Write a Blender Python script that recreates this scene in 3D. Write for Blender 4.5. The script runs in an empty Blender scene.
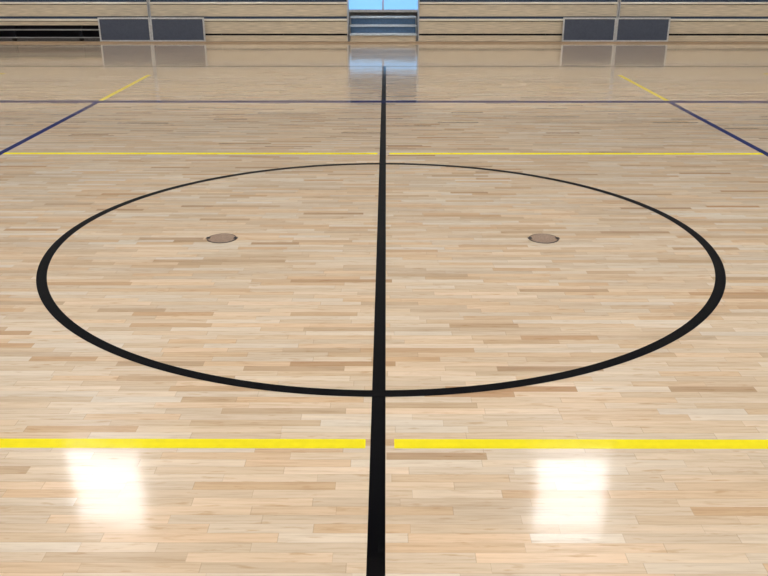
import bpy, bmesh, math, random
from mathutils import Vector
random.seed(3)
S=bpy.context.scene
S.view_settings.view_transform='Standard'
S.view_settings.look='None'
S.view_settings.exposure=0.0

# ---------------------------------------------------------------- helpers
def new_mat(name):
    m=bpy.data.materials.new(name); m.use_nodes=True
    nt=m.node_tree; b=nt.nodes['Principled BSDF']
    return m,nt,b
def N(nt,t,**k):
    n=nt.nodes.new(t)
    for a,v in k.items(): setattr(n,a,v)
    return n
def L(nt,a,b): nt.links.new(a,b)
def math_n(nt,op,a,b=None,c=None):
    n=N(nt,'ShaderNodeMath',operation=op)
    for i,v in enumerate((a,b,c)):
        if v is None: continue
        if isinstance(v,(int,float)): n.inputs[i].default_value=v
        else: L(nt,v,n.inputs[i])
    return n.outputs[0]
def ramp(nt,fac,stops,interp='LINEAR'):
    r=N(nt,'ShaderNodeValToRGB'); r.color_ramp.interpolation=interp
    e=r.color_ramp.elements
    while len(e)<len(stops): e.new(0.5)
    for i,(p,c) in enumerate(stops):
        e[i].position=p; e[i].color=(*c,1)
    L(nt,fac,r.inputs[0]); return r.outputs[0]

def noisy_mat(name,col,rough=0.5,metal=0.0,var=0.12,scale=(6,6,6),coat=0.0,bump=0.0):
    m,nt,b=new_mat(name)
    g=N(nt,'ShaderNodeNewGeometry')
    mp=N(nt,'ShaderNodeVectorMath',operation='MULTIPLY'); L(nt,g.outputs['Position'],mp.inputs[0]); mp.inputs[1].default_value=scale
    no=N(nt,'ShaderNodeTexNoise'); no.inputs['Detail'].default_value=4; L(nt,mp.outputs[0],no.inputs['Vector'])
    lo=tuple(c*(1-var) for c in col); hi=tuple(min(1,c*(1+var)) for c in col)
    L(nt,ramp(nt,no.outputs[0],[(0.3,lo),(0.7,hi)]),b.inputs['Base Color'])
    b.inputs['Roughness'].default_value=rough; b.inputs['Metallic'].default_value=metal
    b.inputs['Coat Weight'].default_value=coat
    return m

STRIP=0.041
def board_nodes(nt):
    """per strip / per board random values from world position"""
    g=N(nt,'ShaderNodeNewGeometry')
    sp=N(nt,'ShaderNodeSeparateXYZ'); L(nt,g.outputs['Position'],sp.inputs[0])
    x,y=sp.outputs[0],sp.outputs[1]
    ys=math_n(nt,'DIVIDE',math_n(nt,'ADD',y,40.0),STRIP)
    row=math_n(nt,'FLOOR',ys); fr=math_n(nt,'FRACT',ys)
    w=math_n(nt,'ADD',math_n(nt,'MULTIPLY',x,2.9),math_n(nt,'MULTIPLY',row,37.37))
    v=N(nt,'ShaderNodeTexVoronoi',voronoi_dimensions='1D',feature='F1'); v.inputs['Scale'].default_value=1.0; L(nt,w,v.inputs['W'])
    ve=N(nt,'ShaderNodeTexVoronoi',voronoi_dimensions='1D',feature='DISTANCE_TO_EDGE'); ve.inputs['Scale'].default_value=1.0; L(nt,w,ve.inputs['W'])
    return g,x,y,row,fr,w,v,ve
def board_normal(nt,g,v,row,amt=0.009):
    s=N(nt,'ShaderNodeVectorMath',operation='SUBTRACT'); L(nt,v.outputs['Color'],s.inputs[0]); s.inputs[1].default_value=(.5,.5,.5)
    m=N(nt,'ShaderNodeVectorMath',operation='MULTIPLY'); L(nt,s.outputs[0],m.inputs[0]); m.inputs[1].default_value=(amt*0.6,amt,0)
    no=N(nt,'ShaderNodeTexNoise'); no.inputs['Scale'].default_value=7.0; no.inputs['Detail'].default_value=2
    L(nt,g.outputs['Position'],no.inputs['Vector'])
    s2=N(nt,'ShaderNodeVectorMath',operation='SUBTRACT'); L(nt,no.outputs['Color'],s2.inputs[0]); s2.inputs[1].default_value=(.5,.5,.5)
    m2=N(nt,'ShaderNodeVectorMath',operation='MULTIPLY'); L(nt,s2.outputs[0],m2.inputs[0]); m2.inputs[1].default_value=(0.009,0.010,0)
    a=N(nt,'ShaderNodeVectorMath',operation='ADD'); L(nt,m.outputs[0],a.inputs[0]); L(nt,m2.outputs[0],a.inputs[1])
    a2=N(nt,'ShaderNodeVectorMath',operation='ADD'); L(nt,a.outputs[0],a2.inputs[0]); L(nt,g.outputs['Normal'],a2.inputs[1])
    n=N(nt,'ShaderNodeVectorMath',operation='NORMALIZE'); L(nt,a2.outputs[0],n.inputs[0])
    return n.outputs[0]
COAT_R=0.082; COAT_IOR=1.45
def floor_mat():
    m,nt,b=new_mat('maple_strip_floor')
    g,x,y,row,fr,w,v,ve=board_nodes(nt)
    sc=N(nt,'ShaderNodeSeparateColor'); L(nt,v.outputs['Color'],sc.inputs[0])
    base=ramp(nt,sc.outputs[0],[(0.0,(0.50,0.335,0.205)),(0.03,(0.59,0.43,0.28)),(0.12,(0.675,0.525,0.37)),(0.5,(0.72,0.578,0.425)),(0.8,(0.755,0.62,0.465)),(1.0,(0.79,0.68,0.545))])
    tint=ramp(nt,sc.outputs[1],[(0.0,(1.05,0.955,0.87)),(0.4,(1.01,0.995,0.98)),(1.0,(0.97,1.0,1.05))])
    mt=N(nt,'ShaderNodeMix',data_type='RGBA',blend_type='MULTIPLY'); mt.inputs[0].default_value=1.0
    L(nt,base,mt.inputs[6]); L(nt,tint,mt.inputs[7]); base=mt.outputs[2]
    cmb=N(nt,'ShaderNodeCombineXYZ')
    L(nt,math_n(nt,'MULTIPLY',w,2.0),cmb.inputs[0]); L(nt,math_n(nt,'MULTIPLY',y,90.0),cmb.inputs[1]); L(nt,math_n(nt,'MULTIPLY',sc.outputs[1],30.0),cmb.inputs[2])
    no=N(nt,'ShaderNodeTexNoise'); no.inputs['Scale'].default_value=1.0; no.inputs['Detail'].default_value=5; no.inputs['Roughness'].default_value=0.65
    L(nt,cmb.outputs[0],no.inputs['Vector'])
    gr=ramp(nt,no.outputs[0],[(0.28,(0.82,0.76,0.70)),(0.5,(0.98,0.97,0.96)),(0.75,(1.07,1.06,1.05))])
    mx=N(nt,'ShaderNodeMix',data_type='RGBA',blend_type='MULTIPLY'); mx.inputs[0].default_value=1.0
    L(nt,base,mx.inputs[6]); L(nt,gr,mx.inputs[7])
    c2=N(nt,'ShaderNodeCombineXYZ'); L(nt,math_n(nt,'MULTIPLY',w,3.5),c2.inputs[0]); L(nt,math_n(nt,'MULTIPLY',y,45.0),c2.inputs[1])
    n2=N(nt,'ShaderNodeTexNoise'); n2.inputs['Scale'].default_value=1.0; n2.inputs['Detail'].default_value=3; L(nt,c2.outputs[0],n2.inputs['Vector'])
    st=ramp(nt,n2.outputs[0],[(0.60,(1,1,1)),(0.74,(0.78,0.66,0.54))])
    mx2=N(nt,'ShaderNodeMix',data_type='RGBA',blend_type='MULTIPLY'); mx2.inputs[0].default_value=0.8
    L(nt,mx.outputs[2],mx2.inputs[6]); L(nt,st,mx2.inputs[7])
    # broad tonal drift between bundles of boards
    c3=N(nt,'ShaderNodeCombineXYZ'); L(nt,math_n(nt,'MULTIPLY',x,0.5),c3.inputs[0]); L(nt,math_n(nt,'MULTIPLY',y,5.0),c3.inputs[1])
    n3=N(nt,'ShaderNodeTexNoise'); n3.inputs['Scale'].default_value=1.0; n3.inputs['Detail'].default_value=4; n3.inputs['Roughness'].default_value=0.7; L(nt,c3.outputs[0],n3.inputs['Vector'])
    dr=ramp(nt,n3.outputs[0],[(0.3,(0.86,0.835,0.80)),(0.5,(1,1,1)),(0.7,(1.06,1.065,1.07))])
    mx4=N(nt,'ShaderNodeMix',data_type='RGBA',blend_type='MULTIPLY'); mx4.inputs[0].default_value=1.0
    L(nt,mx2.outputs[2],mx4.inputs[6]); L(nt,dr,mx4.inputs[7])
    e1=math_n(nt,'LESS_THAN',math_n(nt,'MINIMUM',fr,math_n(nt,'SUBTRACT',1.0,fr)),0.02)
    e2=math_n(nt,'LESS_THAN',ve.outputs['Distance'],0.003)
    e=math_n(nt,'MULTIPLY',math_n(nt,'MAXIMUM',e1,e2),0.28)
    mx3=N(nt,'ShaderNodeMix',data_type='RGBA'); L(nt,e,mx3.inputs[0]); L(nt,mx4.outputs[2],mx3.inputs[6]); mx3.inputs[7].default_value=(0.28,0.17,0.10,1)
    L(nt,mx3.outputs[2],b.inputs['Base Color'])
    b.inputs['Roughness'].default_value=0.24
    b.inputs['Specular IOR Level'].default_value=0.3
    b.inputs['Coat Weight'].default_value=1.0; b.inputs['Coat Roughness'].default_value=COAT_R; b.inputs['Coat IOR'].default_value=COAT_IOR
    L(nt,board_normal(nt,g,v,row),b.inputs['Coat Normal'])
    return m
def paint_mat(name,col,var=0.03):
    m,nt,b=new_mat(name)
    g,x,y,row,fr,w,v,ve=board_nodes(nt)
    no=N(nt,'ShaderNodeTexNoise'); no.inputs['Scale'].default_value=30; L(nt,g.outputs['Position'],no.inputs['Vector'])
    L(nt,ramp(nt,no.outputs[0],[(0.3,tuple(c*(1-var) for c in col)),(0.7,tuple(min(1,c*(1+var)) for c in col))]),b.inputs['Base Color'])
    b.inputs['Roughness'].default_value=0.5; b.inputs['Specular IOR Level'].default_value=0.0
    b.inputs['Coat Weight'].default_value=0.85; b.inputs['Coat Roughness'].default_value=COAT_R; b.inputs['Coat IOR'].default_value=COAT_IOR
    L(nt,board_normal(nt,g,v,row),b.inputs['Coat Normal'])
    return m
def emit_mat(name,col,st):
    m,nt,b=new_mat(name)
    g=N(nt,'ShaderNodeNewGeometry'); no=N(nt,'ShaderNodeTexNoise'); no.inputs['Scale'].default_value=1.5; L(nt,g.outputs['Position'],no.inputs['Vector'])
    c=ramp(nt,no.outputs[0],[(0.3,tuple(k*0.93 for k in col)),(0.7,col)])
    L(nt,c,b.inputs['Emission Color']); b.inputs['Emission Strength'].default_value=st
    b.inputs['Base Color'].default_value=(*col,1); b.inputs['Roughness'].default_value=0.3
    return m

M_floor=floor_mat()
M_black=paint_mat('black_court_paint',(0.002,0.002,0.003))
M_yellow=paint_mat('yellow_court_paint',(0.86,0.74,0.02))
M_yellow2=paint_mat('dull_yellow_court_paint',(0.74,0.60,0.09))  # duller, less saturated yellow for the far marks
M_blue=paint_mat('navy_court_paint',(0.001,0.014,0.13))
M_wall=noisy_mat('painted_block_wall',(0.12,0.125,0.135),0.8,var=0.04)
M_ceil=noisy_mat('ceiling_deck_paint',(0.5,0.5,0.5),0.8,var=0.03)
M_wood=noisy_mat('bleacher_wood',(0.63,0.54,0.41),0.4,var=0.26,scale=(0.9,20,25),coat=0.3)
M_nose=noisy_mat('bleacher_nosing',(0.80,0.75,0.66),0.35,var=0.10,scale=(1.2,20,25),coat=0.3)
M_base=noisy_mat('brown_base_strip',(0.40,0.29,0.19),0.45,var=0.12,scale=(1.2,20,25))
M_dark=noisy_mat('dark_steel',(0.010,0.014,0.03),0.5,metal=0.3)
M_steel=noisy_mat('galvanised_steel',(0.42,0.44,0.47),0.35,metal=0.6)
M_navy=noisy_mat('navy_gap_shade_steel',(0.03,0.05,0.10),0.45)  # rail colour kept dark to carry the shade of the gaps between tiers
M_panel=noisy_mat('charcoal_panel',(0.065,0.080,0.120),0.6,var=0.1)
M_frame=noisy_mat('aluminium_frame',(0.62,0.63,0.65),0.4,metal=0.2)
M_tread=noisy_mat('grey_tread',(0.55,0.62,0.70),0.5)
M_stepr=noisy_mat('blue_grey_riser',(0.08,0.15,0.26),0.5)
M_rubber=noisy_mat('black_rubber',(0.02,0.02,0.02),0.8)
M_cover=noisy_mat('worn_brass_cover',(0.35,0.245,0.18),0.4,metal=0.2,var=0.3,scale=(30,30,30))
M_ring=noisy_mat('dark_brass_ring',(0.07,0.05,0.04),0.45,metal=0.2)
M_lamp=emit_mat('added_ceiling_light',(1.0,0.985,0.945),22.0)  # emitter for the unseen overhead panels added as room lighting
M_sky=emit_mat('bright_clerestory_glazing',(0.97,0.98,1.0),8.0)
M_glass=emit_mat('daylit_glazing',(0.25,0.58,1.0),0.75)

def link(o): bpy.context.collection.objects.link(o); return o
def add_box(bm,x0,x1,y0,y1,z0,z1,mi=0,bev=0.0):
    r=bmesh.ops.create_cube(bm,size=1.0)
    vs=r['verts']
    for v in vs:
        v.co=Vector(((x0+x1)/2+v.co.x*(x1-x0),(y0+y1)/2+v.co.y*(y1-y0),(z0+z1)/2+v.co.z*(z1-z0)))
    fs=set(f for v in vs for f in v.link_faces)
    for f in fs: f.material_index=mi
    if bev>0:
        es=list(set(e for v in vs for e in v.link_edges))
        rr=bmesh.ops.bevel(bm,geom=es,offset=bev,segments=2,affect='EDGES',profile=0.5)
        for f in rr['faces']: f.material_index=mi
def add_cyl(bm,c,r,h,axis='Z',seg=24,mi=0):
    from mathutils import Matrix
    R={'Z':Matrix.Identity(4),'X':Matrix.Rotation(math.pi/2,4,'Y'),'Y':Matrix.Rotation(math.pi/2,4,'X')}[axis]
    rr=bmesh.ops.create_cone(bm,cap_ends=True,segments=seg,radius1=r,radius2=r,depth=h,matrix=Matrix.Translation(c)@R)
    for f in set(f for v in rr['verts'] for f in v.link_faces): f.material_index=mi
def mesh_obj(name,bm,mats,parent=None):
    me=bpy.data.meshes.new(name); bm.to_mesh(me); bm.free()
    for m in (mats if isinstance(mats,(list,tuple)) else [mats]): me.materials.append(m)
    o=link(bpy.data.objects.new(name,me))
    if parent:
        o.parent=parent; o.matrix_parent_inverse=parent.matrix_basis.inverted()
    return o
def box_obj(name,b,mat,parent=None,bev=0.0):
    bm=bmesh.new(); add_box(bm,*b,bev=bev); return mesh_obj(name,bm,mat,parent)
def struct(o,label=None,cat=None):
    o['kind']='structure'
    if label: o['label']=label
    if cat: o['category']=cat
    return o
def tag(o,label,cat,group=None):
    o['label']=label; o['category']=cat
    if group: o['group']=group
    return o
def empty(name,loc):
    e=link(bpy.data.objects.new(name,None)); e.location=loc; e.empty_display_size=0.2; return e

# ---------------------------------------------------------------- room
X0,X1,Y0,Y1,H=-15.0,14.0,-11.0,12.7,12.6
struct(box_obj('floor',(X0,X1,Y0,Y1,-0.1,0),M_floor),'glossy pale maple strip gymnasium floor','floor')
struct(box_obj('wall_back',(X0,X1,Y1,Y1+0.2,-0.1,H),M_wall),'painted gymnasium wall behind the bleachers','wall')
struct(box_obj('wall_front',(X0,X1,Y0-0.2,Y0,-0.1,H),M_wall),'painted gymnasium wall','wall')
struct(box_obj('wall_left',(X0-0.2,X0,Y0-0.2,Y1+0.2,-0.1,H),M_wall),'painted gymnasium end wall','wall')
struct(box_obj('wall_right',(X1,X1+0.2,Y0-0.2,Y1+0.2,-0.1,H),M_wall),'painted gymnasium end wall','wall')
struct(box_obj('ceiling',(X0-0.2,X1+0.2,Y0-0.2,Y1+0.2,H,H+0.2),M_ceil),'pale grey gymnasium ceiling','ceiling')
n=1
# high clerestory windows, seen mirrored in the floor
for xx in (-6.72,4.50):
    x0,x1,z0,z1=xx-0.84,xx+0.84,9.62,11.85
    bm=bmesh.new(); add_box(bm,x0,x1,Y1-0.03,Y1-0.005,z0,z1,0)
    for a in ((x0-0.06,x0,z0-0.06,z1+0.06),(x1,x1+0.06,z0-0.06,z1+0.06),(x0,x1,z0-0.06,z0),(x0,x1,z1,z1+0.06)):
        add_box(bm,a[0],a[1],Y1-0.07,Y1-0.001,a[2],a[3],1)
    struct(mesh_obj('window_%d'%n,bm,[M_sky,M_frame]),'bright high window in the gymnasium wall','window'); n+=1
# ceiling light panels, added out of view to light the room
for yy in (7.0,2.4,-2.2,-6.8):
    for xx in (-11.0,-5.7,-0.4,4.9,10.2):
        bm=bmesh.new()
        add_box(bm,xx-1.2,xx+1.2,yy-0.5,yy+0.5,H-0.05,H-0.03,0)
        for a in ((xx-1.25,xx-1.2,yy-0.55,yy+0.55),(xx+1.2,xx+1.25,yy-0.55,yy+0.55),(xx-1.2,xx+1.2,yy-0.55,yy-0.5),(xx-1.2,xx+1.2,yy+0.5,yy+0.55)):
            add_box(bm,*a,H-0.07,H-0.001,1)
        struct(mesh_obj('window_%d'%n,bm,[M_lamp,M_frame]),'bright rectangular light panel added to the unseen ceiling','added light panel'); n+=1  # added light panel, only numbered along with the windows

# ---------------------------------------------------------------- court markings
T=0.0008
def line(name,x0,x1,y0,y1,mat,label,z=0.0,group=None):
    bm=bmesh.new(); add_box(bm,x0,x1,y0,y1,0.0,T+z)
    o=mesh_obj(name,bm,mat); tag(o,label,'court line',group); return o
W=0.05
line('center_line',-W/2,W/2,-8.2,7.62,M_black,'straight black painted half-court line on maple floor')
def ring(name,r0,r1,mat,label,z,zb):
    bm=bmesh.new(); seg=256
    a=[];b=[];c=[];d=[]
    for i in range(seg):
        t=2*math.pi*i/seg; cs,sn=math.cos(t),math.sin(t)
        a.append(bm.verts.new((r0*cs,r0*sn,z))); b.append(bm.verts.new((r1*cs,r1*sn,z)))
        c.append(bm.verts.new((r0*cs,r0*sn,zb))); d.append(bm.verts.new((r1*cs,r1*sn,zb)))
    for i in range(seg):
        j=(i+1)%seg
        bm.faces.new((a[i],b[i],b[j],a[j])); bm.faces.new((b[i],d[i],d[j],b[j])); bm.faces.new((a[i],a[j],c[j],c[i])); bm.faces.new((c[i],c[j],d[j],d[i]))
    bmesh.ops.recalc_face_normals(bm,faces=bm.faces)
    return tag(mesh_obj(name,bm,mat),label,'court line')
ring('center_circle',1.78,1.83,M_black,'black painted center circle ring on maple floor',T+0.0005,T+0.0001)
line('sideline',-12.8,12.8,7.62,7.67,M_black,'thin black basketball sideline in front of bleachers')
g='yellow cross-court lines'
YW=0.056
for yy in (-2.145,2.155):
    line('yellow_court_line',-11,-0.041,yy-YW/2,yy+YW/2,M_yellow,'bright yellow painted line stopping short of black center line',0,g)
    line('yellow_court_line',0.054,11,yy-YW/2,yy+YW/2,M_yellow,'bright yellow painted line stopping short of black center line',0,g)
line('volleyball_sideline',-9,9,4.60,4.72,M_blue,'navy blue painted volleyball sideline across the floor',0.0002)
for s in (-1,1):
    xc=3.08*s
    line('volleyball_attack_line',xc-0.028,xc+0.028,-4.65,4.59,M_blue,'navy blue painted volleyball attack line',0.0004,'volleyball attack lines')
    line('attack_line_extension',xc-0.027,xc+0.027,4.73,6.75,M_yellow2,'short yellow painted extension of the blue attack line',0,'attack line extensions')
    a,b=sorted((5.03*s,8.5*s))
    line('yellow_court_line',a,b,6.85,6.91,M_yellow2,'yellow painted line near the bleachers',0,'yellow lines near bleachers')

# ---------------------------------------------------------------- floor sleeve covers
def cover(x,y):
    e=empty('floor_socket_cover',(x,y,0))
    bm=bmesh.new(); seg=64; R0,R1,z=0.077,0.085,0.003
    prof=[(R1,0.0),(R1-0.003,z),(R0+0.002,z),(R0,0.001)]
    rows=[[bm.verts.new((x+r*math.cos(2*math.pi*i/seg),y+r*math.sin(2*math.pi*i/seg),zz)) for i in range(seg)] for r,zz in prof]
    for k in range(3):
        for i in range(seg):
            j=(i+1)%seg; bm.faces.new((rows[k][i],rows[k][j],rows[k+1][j],rows[k+1][i]))
    bmesh.ops.recalc_face_normals(bm,faces=bm.faces)
    mesh_obj('rim',bm,M_ring,e)
    bm=bmesh.new(); add_cyl(bm,(x,y,0.0014),0.0765,0.0028,seg=64); mesh_obj('lid',bm,M_cover,e)
    for s in (-1,1):
        bm=bmesh.new(); add_box(bm,x+s*0.078-0.012,x+s*0.078+0.012,y-0.016,y+0.016,0.0031,0.0045,0,0.0005)
        mesh_obj('tab',bm,M_ring,e)
        bm=bmesh.new(); add_cyl(bm,(x+s*0.077,y,0.0056),0.007,0.002,seg=20)
        add_box(bm,x+s*0.077-0.005,x+s*0.077+0.005,y-0.001,y+0.001,0.0064,0.0068)
        mesh_obj('screw',bm,M_dark,e)
    tag(e,'round worn brown metal volleyball post socket cover in floor','floor cover','post socket covers')
cover(-0.905,0); cover(0.920,0)

# ---------------------------------------------------------------- bleachers
BY=11.0
PX=56.2
tiers=[(0.145,0.395),(0.435,0.675),(0.715,0.955),(0.995,1.235)]
TOP=1.2
def bleacher(x0,x1,label,low_board=True):
    e=empty('bleacher',((x0+x1)/2,BY,0))
    for i,(a,b) in enumerate(tiers):
        y=BY+0.03*i
        a2=a+0.14 if (not low_board and i==0) else a
        bm=bmesh.new(); add_box(bm,x0+0.01,x1-0.01,y,y+0.03,a2,b-0.045,0,0.004)
        mesh_obj('riser_board',bm,M_wood,e)
        bm=bmesh.new(); add_box(bm,x0+0.005,x1-0.005,y-0.012,y+0.26,b-0.035,b,0,0.008)
        mesh_obj('seat_board',bm,M_nose,e)
        bm=bmesh.new(); add_box(bm,x0+0.012,x1-0.012,y+0.035,y+0.065,b+0.001,b+0.05,0)
        mesh_obj('support_rail',bm,M_navy,e)
    if low_board:
        bm=bmesh.new(); add_box(bm,x0+0.01,x1-0.01,BY+0.01,BY+0.035,0.015,0.112,0,0.003); mesh_obj('kick_board',bm,M_wood,e)
    else:
        for za,zb in ((0.07,0.085),(0.20,0.22)):
            bm=bmesh.new(); add_box(bm,x0+0.01,x1-0.01,BY+0.0,BY+0.03,za,zb,0,0.003); mesh_obj('lower_rail',bm,M_steel,e)
    k=max(2,int((x1-x0)/1.1))
    for j in range(k+1):
        xx=x0+0.08+(x1-x0-0.16)*j/k
        bm=bmesh.new(); add_box(bm,xx-0.03,xx+0.03,BY+0.10,BY+0.16,0.05,TOP-.01)
        mesh_obj('support_post',bm,M_dark,e)
        bm=bmesh.new(); add_cyl(bm,(xx,BY+0.13,0.045),0.045,0.05,'X',20); mesh_obj('wheel',bm,M_rubber,e)
    bm=bmesh.new(); add_box(bm,x0+0.02,x1-0.02,BY+0.5,BY+0.52,0.03,TOP); mesh_obj('back_panel',bm,M_dark,e)
    for xx in (x0,x1-0.012):
        bm=bmesh.new(); add_box(bm,xx,xx+0.012,BY-0.01,BY+0.55,0.02,TOP); mesh_obj('end_panel',bm,M_frame,e)
    tag(e,label,'bleachers','folded bleacher sections')
def bx(px): return 0.026+(px-386)/PX
xa0,xa1=bx(348),bx(418)
bleacher(-11.5,bx(152)-0.01,'folded wooden bleachers with open dark steel base',False)
bleacher(bx(152)+0.01,xa0,'folded wooden bleachers beside the aisle opening')
bleacher(xa1,bx(615)-0.01,'folded wooden bleachers beside the aisle opening')
bleacher(bx(615)+0.01,10.8,'folded wooden bleachers with light wood kick board',True)
bm=bmesh.new(); add_box(bm,-11.5,10.8,BY-0.20,BY-0.15,0.0,0.028,0,0.004)
struct(mesh_obj('trim_1',bm,M_base),'low brown wooden strip along the bleacher base','trim')

def panel(x0,x1):
    e=empty('bleacher_guard_panel',((x0+x1)/2,BY-0.09,0))
    y0,y1,z0,z1=BY-0.12,BY-0.09,0.02,0.425
    bm=bmesh.new(); add_box(bm,x0+0.02,x1-0.02,y0+0.008,y1-0.005,z0+0.02,z1-0.02); mesh_obj('infill',bm,M_panel,e)
    bm=bmesh.new(); f=0.026
    add_box(bm,x0,x0+f,y0,y1,z0,z1,0,0.003); add_box(bm,x1-f,x1,y0,y1,z0,z1,0,0.003)
    add_box(bm,x0+f,x1-f,y0,y1,z0,z0+f,0,0.003); add_box(bm,x0+f,x1-f,y0,y1,z1-f,z1,0,0.003)
    mesh_obj('frame',bm,M_frame,e)
    for xx in (x0+0.06,x1-0.06):
        bm=bmesh.new(); add_box(bm,xx-0.02,xx+0.02,y0-0.0,BY-0.03,0.0,0.02); mesh_obj('foot',bm,M_dark,e)
    tag(e,'charcoal panel with thin aluminium frame against wooden bleachers','panel','bleacher guard panels')
for a,b in ((102.5,153.5),(154,207),(560,612),(612.6,665)): panel(bx(a),bx(b))

# aisle steps in the opening
e=empty('aisle_steps',((xa0+xa1)/2,BY,0))
for i in range(3):
    y=BY+0.05+0.25*i; z=0.13*(i+1)
    bm=bmesh.new(); add_box(bm,xa0+0.03,xa1-0.03,y,y+0.27,z-0.025,z,0,0.006); mesh_obj('tread',bm,M_tread,e)
    bm=bmesh.new(); add_box(bm,xa0+0.04,xa1-0.04,y+0.02,y+0.04,z-0.13+0.001,z-0.025); mesh_obj('riser',bm,M_wood if i==0 else M_stepr,e)
for xx in (xa0+0.014,xa1-0.028):
    bm=bmesh.new(); add_box(bm,xx,xx+0.014,BY+0.05,BY+0.82,0.0,0.12); add_box(bm,xx,xx+0.014,BY+0.31,BY+0.82,0.12,0.25); add_box(bm,xx,xx+0.014,BY+0.56,BY+0.82,0.25,0.38); mesh_obj('side_plate',bm,M_steel,e)
tag(e,'small blue-grey steps with pale treads between bleacher sections','steps')
# low daylit window behind the opening
bm=bmesh.new()
wx0,wx1,wz0,wz1=xa0-0.05,xa1+0.05,0.45,0.72
add_box(bm,wx0,wx1,Y1-0.02,Y1-0.005,wz0,wz1,0)
for a in ((wx0-0.05,wx0,wz0-.05,wz1+.05),(wx1,wx1+0.05,wz0-.05,wz1+.05),(wx0,wx1,wz0-.05,wz0),(wx0,wx1,wz1,wz1+.05),(-0.05,-0.02,wz0,wz1)):
    add_box(bm,a[0],a[1],Y1-0.05,Y1-0.001,a[2],a[3],1)
struct(mesh_obj('window_%d'%n,bm,[M_glass,M_frame]),'blue daylit window behind the bleacher aisle','window')

# ---------------------------------------------------------------- world, camera
w=bpy.data.worlds.new('World'); S.world=w; w.use_nodes=True
w.node_tree.nodes['Background'].inputs[0].default_value=(0.7,0.8,1,1); w.node_tree.nodes['Background'].inputs[1].default_value=0.3
cam=bpy.data.cameras.new('Camera'); co=link(bpy.data.objects.new('Camera',cam)); S.camera=co
cam.sensor_width=36; cam.lens=844.5/768*36
co.location=(0.026,-4.553,1.520)
co.rotation_euler=(math.radians(90-21.81),0,math.radians(0.14))
